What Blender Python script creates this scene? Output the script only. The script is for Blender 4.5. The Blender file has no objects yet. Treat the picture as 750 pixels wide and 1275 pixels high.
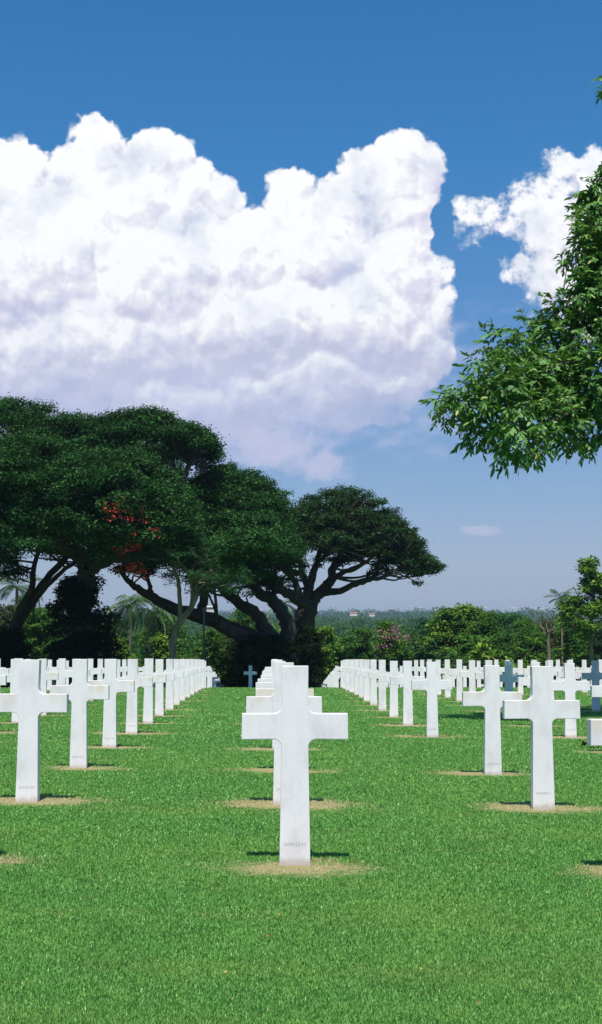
import bpy, math, random
import numpy as np
from mathutils import Vector, Matrix

random.seed(7)
rng = np.random.default_rng(7)
S = bpy.context.scene
C = bpy.data.collections.new('place'); S.collection.children.link(C)
R = math.radians

# ------------------------------------------------------------------ camera
F = 1770.0
CAMH = 1.11
cam_d = bpy.data.cameras.new('camera'); cam = bpy.data.objects.new('camera', cam_d); C.objects.link(cam)
cam_d.sensor_fit = 'VERTICAL'; cam_d.sensor_height = 36.0; cam_d.lens = 36.0 * F / 1275.0
cam_d.clip_start = 0.1; cam_d.clip_end = 30000
PITCH = math.atan(180.5 / F); YAW = math.atan(34.0 / F)
cam.location = (0, 0, CAMH)
cam.rotation_euler = (R(90) + PITCH, 0, -YAW)
S.camera = cam
CM = cam.rotation_euler.to_matrix()
CMn = np.array(CM); CP = np.array([0, 0, CAMH])

def ray(px, py):
    return CM @ Vector(((px - 375) / F, (637.5 - py) / F, -1.0))
def at(px, py, Y):
    d = ray(px, py); t = Y / d.y
    return Vector((d.x * t, Y, CAMH + d.z * t))
def project(p):
    v = CM.transposed() @ (Vector(p) - Vector((0, 0, CAMH)))
    return (375 + F * v.x / -v.z, 637.5 - F * v.y / -v.z)

# ------------------------------------------------------------------ terrain
_sy = [-400, 0, 35, 50, 56, 58.5, 70, 100, 140, 180, 300, 500, 1500, 6000, 7000, 12000]
_ss = [0, 0, -.001, -.003, -.010, -.040, -.043, -.045, -.036, 0, .012, .022, .030, .032, 0, 0]
_gy = np.arange(-400, 12001, 1.0)
_gs = np.interp(_gy, _sy, _ss)
_gh = np.cumsum(_gs); _gh -= np.interp(0, _gy, _gh)
def gnd(X, Y):
    X = np.asarray(X, float); Y = np.asarray(Y, float)
    h = np.interp(Y, _gy, _gh)
    h = h - .12 * np.tanh(X / 6.0) * np.exp(-(np.maximum(Y, 0) / 26.0) ** 2)
    far = np.clip((Y - 250) / 1500, 0, 1)
    h = h + far * (np.sin(X / 310 + 1.3) * 5 + np.sin(X / 130 + Y / 420) * 3.0 + np.sin(Y / 260 + X / 900) * 5)
    return h
def g1(x, y): return float(gnd(x, y))

# ------------------------------------------------------------------ helpers
def tag(o, label=None, cat=None, group=None, kind=None):
    if label: o['label'] = label
    if cat: o['category'] = cat
    if group: o['group'] = group
    if kind: o['kind'] = kind
    return o
def empty(name, loc, label, cat, group=None, rz=0):
    o = bpy.data.objects.new(name, None); C.objects.link(o)
    o.empty_display_size = .2
    o.location = loc; o.rotation_euler = (0, 0, rz)
    return tag(o, label, cat, group)
def link(name, me, mats, parent=None):
    o = bpy.data.objects.new(name, me); C.objects.link(o)
    for m in (mats if isinstance(mats, (list, tuple)) else [mats]):
        if len(me.materials) < len(mats if isinstance(mats, (list, tuple)) else [mats]): me.materials.append(m)
    if parent: o.parent = parent
    return o
def np_mesh(name, verts, faces_flat, nper, tone=None, smooth=False):
    """verts (N,3); faces_flat int array; nper vertices in every face"""
    me = bpy.data.meshes.new(name)
    nf = len(faces_flat) // nper
    me.vertices.add(len(verts)); me.vertices.foreach_set('co', np.ascontiguousarray(verts, dtype=np.float32).ravel())
    me.loops.add(len(faces_flat)); me.loops.foreach_set('vertex_index', np.ascontiguousarray(faces_flat, dtype=np.int32))
    me.polygons.add(nf)
    me.polygons.foreach_set('loop_start', np.arange(nf, dtype=np.int32) * nper)
    me.polygons.foreach_set('loop_total', np.full(nf, nper, dtype=np.int32))
    if smooth: me.polygons.foreach_set('use_smooth', np.ones(nf, dtype=bool))
    me.update(calc_edges=True)
    if tone is not None:
        a = me.attributes.new('tone', 'FLOAT', 'POINT'); a.data.foreach_set('value', np.ascontiguousarray(tone, dtype=np.float32))
    return me
def unit(a): return a / np.maximum(np.linalg.norm(a, axis=-1, keepdims=True), 1e-9)

# ------------------------------------------------------------------ node helpers
def newmat(name):
    m = bpy.data.materials.new(name); m.use_nodes = True
    nt = m.node_tree; nt.nodes.clear()
    out = nt.nodes.new('ShaderNodeOutputMaterial')
    return m, nt, out
class G:
    def __init__(s, nt): s.nt = nt
    def n(s, t, **k):
        x = s.nt.nodes.new(t)
        for a, b in k.items(): setattr(x, a, b)
        return x
    def set(s, sock, v):
        if v is None: return
        if hasattr(v, 'is_linked') or hasattr(v, 'links'): s.nt.links.new(v, sock)
        else: sock.default_value = v
    def m(s, op, a, b=None, c=None, clamp=False):
        x = s.n('ShaderNodeMath', operation=op); x.use_clamp = clamp
        for i, v in enumerate((a, b, c)):
            if v is not None: s.set(x.inputs[i], v)
        return x.outputs[0]
    def v(s, op, a, b=None, scale=None, out=0):
        x = s.n('ShaderNodeVectorMath', operation=op)
        s.set(x.inputs[0], a)
        if b is not None: s.set(x.inputs[1], b)
        if scale is not None: s.set(x.inputs['Scale'], scale)
        return x.outputs[out]
    def noise(s, vec, scale, detail=4, rough=.5, out='Fac', dim='3D'):
        x = s.n('ShaderNodeTexNoise', noise_dimensions=dim)
        if vec is not None: s.set(x.inputs['Vector'], vec)
        x.inputs['Scale'].default_value = scale; x.inputs['Detail'].default_value = detail; x.inputs['Roughness'].default_value = rough
        return x.outputs[out]
    def mr(s, v, a, b, c=0., d=1., smooth=False):
        x = s.n('ShaderNodeMapRange'); x.interpolation_type = 'SMOOTHSTEP' if smooth else 'LINEAR'
        s.set(x.inputs[0], v)
        for i, q in enumerate((a, b, c, d)): s.set(x.inputs[i + 1], q)
        return x.outputs[0]
    def mix(s, f, a, b, blend='MIX'):
        x = s.n('ShaderNodeMix', data_type='RGBA', blend_type=blend)
        s.set(x.inputs[0], f)
        for i, q in ((6, a), (7, b)):
            s.set(x.inputs[i], tuple(q) + (1,) if isinstance(q, (tuple, list)) and len(q) == 3 else q)
        return x.outputs[2]
    def ramp(s, f, stops):
        x = s.n('ShaderNodeValToRGB'); s.set(x.inputs[0], f)
        e = x.color_ramp.elements
        while len(e) < len(stops): e.new(.5)
        for q, (p, c) in zip(e, stops): q.position = p; q.color = tuple(c) + (1,)
        return x.outputs[0]
    def bump(s, h, strength, dist):
        x = s.n('ShaderNodeBump'); x.inputs['Strength'].default_value = strength; x.inputs['Distance'].default_value = dist
        s.set(x.inputs['Height'], h); return x.outputs[0]

# ------------------------------------------------------------------ world: sky and cumulus
SUN_EL = R(64); SUN_AZ = R(-176)     # azimuth from +Y, clockwise: the sun is high behind the camera, a little to its left
world = bpy.data.worlds.new('World'); S.world = world; world.use_nodes = True
nt = world.node_tree; nt.nodes.clear(); g = G(nt)
wout = g.n('ShaderNodeOutputWorld'); bg = g.n('ShaderNodeBackground')
sky = g.n('ShaderNodeTexSky', sky_type='NISHITA'); sky.sun_disc = False
sky.sun_elevation = SUN_EL; sky.sun_rotation = SUN_AZ
sky.air_density = 1.0; sky.dust_density = .6; sky.ozone_density = 3.0; sky.altitude = 30
SKY_STRENGTH = .10
def azel(px, py):
    d = ray(px, py).normalized()
    return math.atan2(d.x, d.y), math.asin(d.z)
U = F                                    # cloud plane unit: about one photo pixel per unit of angle*U
gen = g.n('ShaderNodeTexCoord').outputs['Generated']
dirv = g.v('NORMALIZE', gen)
sx = g.n('ShaderNodeSeparateXYZ'); g.set(sx.inputs[0], dirv)
az = g.m('ARCTAN2', sx.outputs[0], sx.outputs[1]); el = g.m('ARCSINE', sx.outputs[2])
cb = g.n('ShaderNodeCombineXYZ'); g.set(cb.inputs[0], az); g.set(cb.inputs[1], el)
P0 = g.v('SCALE', cb.outputs[0], scale=10.0)      # 1 unit = 0.1 rad = 177 px

BL = [ # px, py, rx, ry, depth of the lobe
 (118,205,50,50,1),(190,222,52,52,1),(30,228,50,48,1),(-30,225,55,55,1),(238,245,36,36,1),(272,250,26,30,1),(150,270,90,80,1.2),
 (30,330,150,110,1.3),(180,340,130,110,1.2),(300,335,80,75,1.1),(-60,330,110,100,1),(345,245,22,30,.8),(372,262,36,36,.9),
 (420,262,40,36,.9),(458,222,30,32,.9),(495,205,36,34,1),(522,190,26,26,.9),(526,212,18,22,.8),(492,250,50,50,1.1),(400,320,80,70,1.1),
 (492,330,60,58,1.2),(536,334,24,30,.9),(541,385,24,34,.9),(450,400,100,90,1.2),(350,400,120,70,1.1),(230,420,120,90,1.1),(90,440,150,110,1.2),(420,470,120,60,1),(200,500,200,50,.9),
 (-30,430,110,100,1),(300,440,90,40,.9),(525,435,34,44,.8),(230,370,60,32,1.5),(390,385,60,26,1.6),(250,395,44,24,1.5),(60,380,60,40,1.5),
 (662,246,38,36,1),(702,226,36,34,1),(748,218,42,38,1),(606,262,32,28,.8),(600,288,24,18,.6),(650,280,40,28,.8),(700,290,60,50,1),(770,280,70,90,1),
 (642,345,22,22,1),(695,345,44,44,1),(672,372,28,24,.8),(-220,330,150,150,1),(-330,420,130,90,1),(1050,380,90,60,1),(1130,400,60,40,1),(740,370,60,60,1),(820,260,80,90,1),(900,330,110,80,1),
]
def cloud_group():
    t = bpy.data.node_groups.new('cloud_height', 'ShaderNodeTree')
    t.interface.new_socket('P', in_out='INPUT', socket_type='NodeSocketVector')
    t.interface.new_socket('H', in_out='OUTPUT', socket_type='NodeSocketFloat')
    q = G(t); gi = q.n('NodeGroupInput'); go = q.n('NodeGroupOutput')
    P = gi.outputs[0]
    w = q.noise(P, 2.6, 3, .5, 'Color')
    w = q.v('SCALE', q.v('SUBTRACT', w, (.5, .5, .5)), scale=.30)
    w2 = q.noise(P, 11, 4, .55, 'Color')
    w2 = q.v('SCALE', q.v('SUBTRACT', w2, (.5, .5, .5)), scale=.085)
    Pw = q.v('ADD', q.v('ADD', P, w), w2)
    H = None
    for (x, y, rx, ry, s) in BL:
        a, e = azel(x, y)
        d = q.v('SUBTRACT', Pw, (a * 10, e * 10, 0))
        d = q.v('MULTIPLY', d, (F / 10 / rx, F / 10 / ry, 0))
        l = q.v('DOT_PRODUCT', d, d, out='Value')
        h = q.m('MULTIPLY_ADD', l, -s * (rx + ry) / 200, s * (rx + ry) / 200)
        H = h if H is None else q.m('SMOOTH_MAX', H, h, .06)
    # cauliflower billows at three sizes
    def vor(scale, amp, H, sm=.26):
        x = q.n('ShaderNodeTexVoronoi', feature='SMOOTH_F1', voronoi_dimensions='2D'); x.inputs['Scale'].default_value = scale
        x.inputs['Smoothness'].default_value = sm; q.set(x.inputs['Vector'], Pw)
        d2 = q.m('MULTIPLY', x.outputs[0], x.outputs[0])
        return q.m('ADD', H, q.m('MULTIPLY_ADD', d2, -2 * amp, amp))
    H = vor(3.4, .17, H); H = vor(8.5, .085, H); H = vor(20, .042, H, .3)
    n = q.noise(P, 24, 5, .6)
    H = q.m('ADD', H, q.m('MULTIPLY_ADD', n, .10, -.05))
    q.set(go.inputs[0], H)
    return t
cg = cloud_group()
def H_at(Pv):
    x = g.n('ShaderNodeGroup'); x.node_tree = cg; g.set(x.inputs[0], Pv); return x.outputs[0]
H0 = H_at(P0); H1 = H_at(g.v('ADD', P0, (-.035, .075, 0)))
hn = g.noise(P0, 1.5, 3, .5)
slope = g.m('SUBTRACT', H0, H1)
shade = g.m('MULTIPLY_ADD', slope, 2.7, .83)
shade = g.m('ADD', shade, g.m('MULTIPLY_ADD', hn, .7, -.33))
eln = g.m('MULTIPLY', el, 1.0)
e_hi = azel(250, 330)[1]; e_lo = azel(250, 500)[1]
low = g.mr(eln, e_lo, e_hi, 0., 1., True)
# the bases of cumulus are thick and grey-lavender: less light gets down to them
shade = g.m('ADD', shade, g.m('MULTIPLY_ADD', low, .52, -.42))
shade = g.m('MINIMUM', g.m('MAXIMUM', shade, 0.), 1.)
ccol = g.ramp(shade, [(0, (.46, .46, .58)), (.30, (.535, .525, .63)), (.55, (.62, .605, .685)), (.78, (.695, .69, .73)), (1, (.80, .795, .80))])
# the cloud to the side is thin and frayed
fray = g.mr(az, azel(565, 300)[0], azel(600, 300)[0], 0., 1.)
ero = g.m('MULTIPLY', g.m('MULTIPLY_ADD', g.noise(P0, 9, 8, .7), 1.0, -.38), fray)
alpha = g.mr(g.m('SUBTRACT', H0, ero), .03, g.m('MULTIPLY_ADD', fray, .16, .18), 0., 1., True)
soft = g.m('ADD', g.mr(eln, azel(250, 590)[1], azel(250, 400)[1], 0., 1., False), g.m('MULTIPLY_ADD', g.noise(P0, 2.4, 5, .6), 1.7, -.85), clamp=True)
alpha = g.m('MULTIPLY', alpha, g.m('MAXIMUM', soft, 0.))
front = g.mr(sx.outputs[1], 0, .2, 0., 1.)
alpha = g.m('MULTIPLY', alpha, front)
# thin lavender veil under the cumulus
def ell(px, py, rx, ry):
    a, e = azel(px, py)
    d = g.v('MULTIPLY', g.v('SUBTRACT', P0, (a * 10, e * 10, 0)), (F / 10 / rx, F / 10 / ry, 0))
    return g.m('SUBTRACT', 1.0, g.v('LENGTH', d, out='Value'))
vn = g.noise(g.v('MULTIPLY', P0, (1, 2.0, 1)), 2.2, 6, .6)
veil = g.m('ADD', ell(200, 470, 460, 150), g.m('MULTIPLY_ADD', vn, 1.6, -.75))
veil = g.m('MULTIPLY', g.mr(veil, .0, .7, 0., .85, True), front)
veilc = g.ramp(g.noise(g.v('MULTIPLY', P0, (1, 2.2, 1)), 3.1, 5, .55), [(.35, (.34, .39, .58)), (.65, (.50, .505, .65))])
wis = g.m('MAXIMUM', g.m('MAXIMUM', ell(345, 562, 80, 34), ell(402, 580, 40, 24)), g.m('MAXIMUM', ell(597, 660, 36, 9), ell(318, 545, 34, 22)))
wis = g.m('ADD', wis, g.m('MULTIPLY_ADD', g.noise(P0, 9, 6, .6), 1.6, -.85))
wis = g.m('MULTIPLY', g.mr(wis, .0, .6, 0., .62, True), front)

# clear sky: Nishita, tinted towards the film's deeper blue above and its lavender haze low down
skyc = g.v('SCALE', sky.outputs[0], scale=SKY_STRENGTH)
elf = g.mr(el, 0., .55, 0., 1.)
tint = g.ramp(elf, [(0, (.78, .71, .74)), (.12, (.72, .68, .76)), (.30, (.46, .63, .79)), (.62, (.12, .63, .92)), (1, (.04, .53, .90))])
skyc = g.v('MULTIPLY', skyc, tint)
col = g.mix(veil, skyc, veilc)
col = g.mix(wis, col, (.50, .49, .62))
col = g.mix(alpha, col, ccol)
g.set(bg.inputs['Color'], col); bg.inputs['Strength'].default_value = 1.0
bg2 = g.n('ShaderNodeBackground'); g.set(bg2.inputs['Color'], skyc)
# the cloudy part of the sky; elsewhere it is clear and cheap to work out
inw = g.m('MULTIPLY', g.m('LESS_THAN', g.m('ABSOLUTE', az), .62), g.m('MULTIPLY', g.m('GREATER_THAN', el, 0.), g.m('LESS_THAN', el, .48)))
ms = g.n('ShaderNodeMixShader'); g.set(ms.inputs[0], inw)
nt.links.new(bg2.outputs[0], ms.inputs[1]); nt.links.new(bg.outputs[0], ms.inputs[2])
nt.links.new(ms.outputs[0], wout.inputs['Surface'])

sun_d = bpy.data.lights.new('sun', 'SUN'); sun = bpy.data.objects.new('sun', sun_d); C.objects.link(sun)
sun_d.energy = 4.6; sun_d.angle = R(.53); sun_d.color = (1, .965, .90)
sd = Vector((math.sin(SUN_AZ) * math.cos(SUN_EL), math.cos(SUN_AZ) * math.cos(SUN_EL), math.sin(SUN_EL)))
sun.rotation_euler = sd.to_track_quat('Z', 'Y').to_euler(); sun.location = (-4, -10, 30)
# blender's sky_rotation turns clockwise from +Y like SUN_AZ

# ------------------------------------------------------------------ lattice of the graves
ROWS, ROW0 = 3.25, 7.68
def lat(j, n):
    Y = ROW0 + ROWS * n
    return .12 - .0022 * Y + j * (1.76 + .0168 * Y), Y
def patch_nodes(q, pos):
    """dry, trodden grass round the foot of every cross: 1 inside a patch"""
    s = q.n('ShaderNodeSeparateXYZ'); q.set(s.inputs[0], pos); X, Y = s.outputs[0], s.outputs[1]
    wv = q.noise(pos, 1.3, 3, .5, 'Color'); ws = q.n('ShaderNodeSeparateXYZ'); q.set(ws.inputs[0], wv)
    n = q.m('ROUND', q.m('DIVIDE', q.m('SUBTRACT', Y, ROW0 - .06), ROWS))
    Yn = q.m('MULTIPLY_ADD', n, ROWS, ROW0 + .01)
    sp = q.m('MULTIPLY_ADD', Yn, .0168, 1.76); off = q.m('MULTIPLY_ADD', Yn, -.0022, .12)
    j = q.m('ROUND', q.m('DIVIDE', q.m('SUBTRACT', X, off), sp))
    dx = q.m('SUBTRACT', X, q.m('ADD', off, q.m('MULTIPLY', j, sp)))
    dx = q.m('ADD', dx, q.m('MULTIPLY_ADD', ws.outputs[0], .6, -.3))
    dy = q.m('ADD', q.m('SUBTRACT', Y, Yn), q.m('MULTIPLY_ADD', ws.outputs[1], .44, -.22))
    dx = q.m('DIVIDE', dx, .60); dy = q.m('DIVIDE', dy, .38)
    d = q.m('SQRT', q.m('ADD', q.m('MULTIPLY', dx, dx), q.m('MULTIPLY', dy, dy)))
    rn = q.n('ShaderNodeTexWhiteNoise', noise_dimensions='2D'); cc = q.n('ShaderNodeCombineXYZ'); q.set(cc.inputs[0], j); q.set(cc.inputs[1], n)
    q.set(rn.inputs['Vector'], cc.outputs[0])
    d = q.m('ADD', d, q.m('MULTIPLY_ADD', q.noise(pos, 30, 3, .6), 1.5, -.75))
    d = q.m('ADD', d, q.m('MULTIPLY_ADD', q.noise(pos, 6, 3, .6), 1.1, -.55))
    d = q.m('ADD', d, q.m('MULTIPLY_ADD', rn.outputs[0], .45, -.2))
    k = q.mr(d, .45, 1.12, 1., 0., True)
    gap = q.m('MULTIPLY', q.m('COMPARE', j, 1.0, .1), q.m('COMPARE', n, 3.0, .1))
    k = q.m('MULTIPLY', k, q.m('SUBTRACT', 1.0, gap))
    k = q.m('MULTIPLY', k, q.m('GREATER_THAN', Y, 5.8)); k = q.m('MULTIPLY', k, q.m('LESS_THAN', Y, 100))
    return k

# ------------------------------------------------------------------ materials
def mat_ground():
    m, nt, out = newmat('lawn_and_woodland_floor'); q = G(nt)
    geo = q.n('ShaderNodeNewGeometry'); pos = geo.outputs['Position']
    s = q.n('ShaderNodeSeparateXYZ'); q.set(s.inputs[0], pos)
    big = q.noise(pos, .35, 4, .6); mid = q.noise(pos, 3.0, 4, .6); fine = q.noise(pos, 60, 4, .7)
    c = q.ramp(fine, [(.30, (.022, .075, .012)), (.55, (.085, .22, .035)), (.75, (.17, .34, .06))])
    c = q.mix(q.mr(big, .3, .7, 0, .45), c, (.035, .12, .014))
    c = q.mix(q.mr(mid, .5, .8, 0, .3), c, (.07, .15, .022))
    dry = patch_nodes(q, pos)
    c = q.mix(q.m('MULTIPLY', dry, .85), c, q.ramp(fine, [(.3, (.20, .15, .06)), (.6, (.50, .41, .20)), (.8, (.66, .56, .32))]))
    wood = q.mr(q.m('ADD', s.outputs[1], q.m('MULTIPLY', big, 10)), 92, 100, 0, 1)
    wc = q.ramp(q.noise(pos, .08, 6, .65), [(.35, (.012, .035, .010)), (.6, (.03, .075, .02)), (.8, (.05, .10, .025))])
    c = q.mix(wood, c, wc)
    b = q.n('ShaderNodeBsdfPrincipled'); q.set(b.inputs['Base Color'], c); b.inputs['Roughness'].default_value = .85
    b.inputs['Specular IOR Level'].default_value = .15
    q.set(b.inputs['Normal'], q.bump(q.m('ADD', fine, q.m('MULTIPLY', q.noise(pos, 14, 3, .6), 1.0)), .9, .02))
    nt.links.new(b.outputs[0], out.inputs[0]); return m
def mat_blades():
    m, nt, out = newmat('grass_blades'); q = G(nt)
    pos = q.n('ShaderNodeNewGeometry').outputs['Position']
    a = q.n('ShaderNodeAttribute'); a.attribute_name = 'tone'; t = a.outputs['Fac']
    c = q.ramp(t, [(0, (.042, .115, .026)), (.42, (.145, .385, .070)), (.78, (.30, .58, .14)), (.97, (.50, .68, .26)), (1, (.60, .50, .25))])
    big = q.noise(pos, .45, 4, .6)
    c = q.mix(q.mr(q.noise(pos, 2.3, 4, .65), .5, .72, 0, .45), c, (.07, .20, .04))
    c = q.mix(q.mr(q.noise(q.v('MULTIPLY', pos, (.35, 1.5, 1)), 1.0, 5, .65), .50, .72, 0, .5), c, (.30, .42, .10))
    c = q.mix(q.mr(big, .42, .72, 0, .5), c, (.31, .50, .10))
    dry = patch_nodes(q, pos)
    c = q.mix(q.m('MULTIPLY', dry, .90), c, q.ramp(t, [(0, (.34, .27, .12)), (.5, (.68, .56, .30)), (1, (.80, .72, .46))]))
    d = q.n('ShaderNodeBsdfDiffuse'); q.set(d.inputs[0], c)
    tr = q.n('ShaderNodeBsdfTranslucent'); q.set(tr.inputs[0], c)
    mx = q.n('ShaderNodeMixShader'); mx.inputs[0].default_value = .35
    nt.links.new(d.outputs[0], mx.inputs[1]); nt.links.new(tr.outputs[0], mx.inputs[2])
    gl = q.n('ShaderNodeBsdfGlossy'); gl.inputs['Roughness'].default_value = .45; gl.inputs[0].default_value = (.5, .55, .5, 1)
    m2 = q.n('ShaderNodeMixShader'); m2.inputs[0].default_value = .04
    nt.links.new(mx.outputs[0], m2.inputs[1]); nt.links.new(gl.outputs[0], m2.inputs[2])
    nt.links.new(m2.outputs[0], out.inputs[0]); return m
def mat_leaf(name, dark, mid, light, top=None, trans=.35, gloss=.0):
    m, nt, out = newmat(name); q = G(nt)
    a = q.n('ShaderNodeAttribute'); a.attribute_name = 'tone'
    c = q.ramp(a.outputs['Fac'], [(0, dark), (.5, mid), (.92, light), (1, top or light)])
    d = q.n('ShaderNodeBsdfDiffuse'); q.set(d.inputs[0], c)
    tr = q.n('ShaderNodeBsdfTranslucent'); q.set(tr.inputs[0], q.mix(.3, c, (.10, .16, .02)))
    mx = q.n('ShaderNodeMixShader'); mx.inputs[0].default_value = trans
    nt.links.new(d.outputs[0], mx.inputs[1]); nt.links.new(tr.outputs[0], mx.inputs[2])
    gl = q.n('ShaderNodeBsdfGlossy'); gl.inputs['Roughness'].default_value = .35; gl.inputs[0].default_value = (.8, .85, .8, 1)
    gl.inputs['Roughness'].default_value = .55; m2 = q.n('ShaderNodeMixShader'); m2.inputs[0].default_value = gloss
    nt.links.new(mx.outputs[0], m2.inputs[1]); nt.links.new(gl.outputs[0], m2.inputs[2])
    nt.links.new(m2.outputs[0], out.inputs[0]); return m
def mat_bark(name, a, b):
    m, nt, out = newmat(name); q = G(nt)
    tc = q.n('ShaderNodeNewGeometry').outputs['Position']
    n = q.noise(q.v('MULTIPLY', tc, (3, 3, .8)), 2.2, 6, .65)
    c = q.ramp(n, [(.3, a), (.7, b)])
    p = q.n('ShaderNodeBsdfPrincipled'); q.set(p.inputs['Base Color'], c); p.inputs['Roughness'].default_value = .9
    q.set(p.inputs['Normal'], q.bump(n, .8, .08)); nt.links.new(p.outputs[0], out.inputs[0]); return m
def mat_marble():
    m, nt, out = newmat('white_marble'); q = G(nt)
    tc = q.n('ShaderNodeTexCoord').outputs['Object']; oi = q.n('ShaderNodeObjectInfo'); rnd = oi.outputs['Random']
    off = q.n('ShaderNodeCombineXYZ'); q.set(off.inputs[0], q.m('MULTIPLY', rnd, 37)); q.set(off.inputs[1], q.m('MULTIPLY', rnd, 91))
    p3 = q.v('ADD', tc, off.outputs[0])
    s = q.n('ShaderNodeSeparateXYZ'); q.set(s.inputs[0], tc); X, Y, Z = s.outputs
    vein = q.noise(q.v('MULTIPLY', p3, (1, 1, .7)), 5, 6, .65); grain = q.noise(p3, 130, 3, .7)
    c = q.ramp(vein, [(.25, (.63, .59, .60)), (.5, (.80, .75, .76)), (.75, (.85, .80, .805))])
    c = q.mix(.16, c, q.ramp(grain, [(.35, (.45, .45, .47)), (.65, (1, 1, 1))]), 'MULTIPLY')
    c = q.mix(q.mr(rnd, 0, 1, 0, .14), c, (.62, .61, .57))
    strk = q.noise(q.v('MULTIPLY', p3, (26, 4, 1.6)), 1.0, 4, .6)
    c = q.mix(q.mr(strk, .56, .75, 0, .30), c, (.50, .48, .46))
    # ochre weathering that starts at the upper edge of the arms and of the head
    st = q.noise(q.v('MULTIPLY', p3, (5, 1, 1.3)), 1.6, 4, .6)
    arm = q.m('MULTIPLY', q.mr(Z, .69, .80, 0, 1, True), q.m('LESS_THAN', Z, .825))
    head = q.mr(Z, .93, 1.06, 0, 1, True)
    armx = q.m('MULTIPLY', arm, q.mr(q.m('ABSOLUTE', X), .08, .13, 0, 1))
    w = q.m('MULTIPLY', q.m('MAXIMUM', armx, q.m('MULTIPLY', head, .7)), q.mr(st, .42, .66, 0, 1, True))
    w = q.m('MULTIPLY', w, q.mr(rnd, .25, .8, .15, 1.))
    c = q.mix(q.m('MULTIPLY', w, .62), c, (.66, .50, .31))
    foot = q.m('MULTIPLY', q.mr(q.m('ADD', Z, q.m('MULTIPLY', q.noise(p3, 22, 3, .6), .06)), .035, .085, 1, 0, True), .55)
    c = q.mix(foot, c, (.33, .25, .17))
    b = q.n('ShaderNodeBsdfPrincipled'); q.set(b.inputs['Base Color'], c); b.inputs['Roughness'].default_value = .55
    b.inputs['Specular IOR Level'].default_value = .3
    q.set(b.inputs['Normal'], q.bump(q.m('ADD', grain, q.m('MULTIPLY', vein, 1.5)), .25, .002))
    nt.links.new(b.outputs[0], out.inputs[0]); return m
def mat_plain(name, col, rough=.8, var=.15, scale=8, metal=0):
    m, nt, out = newmat(name); q = G(nt)
    tc = q.n('ShaderNodeTexCoord').outputs['Object']
    n = q.noise(tc, scale, 4, .6)
    c = q.mix(q.mr(n, .3, .7, 0, 1), tuple(x * (1 - var) for x in col), tuple(min(1, x * (1 + var)) for x in col))
    b = q.n('ShaderNodeBsdfPrincipled'); q.set(b.inputs['Base Color'], c); b.inputs['Roughness'].default_value = rough
    b.inputs['Metallic'].default_value = metal
    nt.links.new(b.outputs[0], out.inputs[0]); return m

M_ground = mat_ground(); M_blade = mat_blades(); M_marble = mat_marble()
M_rain = mat_leaf('rain_tree_leaves', (.006, .024, .008), (.019, .066, .018), (.072, .172, .042), (.13, .24, .06), trans=.15)
M_rain2 = mat_leaf('umbrella_tree_leaves', (.009, .024, .010), (.022, .056, .018), (.060, .125, .036), (.12, .18, .06), trans=.2)
M_fern = mat_leaf('feathery_leaves', (.012, .045, .02), (.03, .10, .04), (.06, .17, .05), (.10, .2, .06))
M_near = mat_leaf('glossy_near_leaves', (.022, .070, .010), (.085, .225, .026), (.18, .36, .055), (.50, .52, .12), trans=.30, gloss=.05)
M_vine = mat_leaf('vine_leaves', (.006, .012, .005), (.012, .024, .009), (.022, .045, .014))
M_shr = mat_leaf('shrub_leaves', (.016, .06, .012), (.06, .16, .026), (.14, .27, .05), (.26, .38, .08))
M_shy = mat_leaf('yellowish_shrub_leaves', (.03, .09, .015), (.11, .23, .03), (.28, .42, .06), (.6, .58, .2))
M_shd = mat_leaf('deep_green_shrub_leaves', (.014, .05, .018), (.04, .12, .04), (.10, .22, .07), (.2, .32, .12))
M_palm = mat_leaf('palm_leaves', (.02, .06, .018), (.06, .14, .04), (.13, .23, .06), (.3, .34, .1), gloss=.03)
M_olive = mat_leaf('olive_scrub_leaves', (.03, .045, .015), (.07, .09, .03), (.13, .14, .05), (.2, .16, .08))
M_wood = mat_leaf('far_wood_leaves', (.016, .055, .014), (.045, .125, .03), (.10, .20, .045), (.14, .24, .06))
M_red = mat_leaf('red_blossom', (.55, .05, .03), (.80, .06, .05), (.9, .15, .12), trans=.2, gloss=.02)
M_pink = mat_leaf('pink_blossom', (.28, .06, .14), (.42, .12, .25), (.55, .22, .36), trans=.2, gloss=.02)
M_bark = mat_bark('dark_bark', (.018, .014, .011), (.060, .048, .036))
M_barkl = mat_bark('pale_brown_bark', (.10, .072, .048), (.26, .20, .145))
M_twig = mat_bark('twig_bark', (.05, .038, .025), (.12, .09, .06))
M_pole = mat_plain('grey_painted_steel', (.16, .17, .18), .5)
M_ink = mat_plain('cut_lettering', (.44, .43, .42), .9)
M_dead = mat_plain('dead_leaf', (.20, .095, .055), .8, .4, 20)
M_yl = mat_plain('fallen_yellow_leaf', (.45, .31, .09), .7, .3, 30)
M_wall = mat_plain('pale_render', (.55, .49, .45), .9, .1, .2)
M_roof = mat_plain('red_roofing', (.42, .14, .09), .9, .2, .4)

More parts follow.
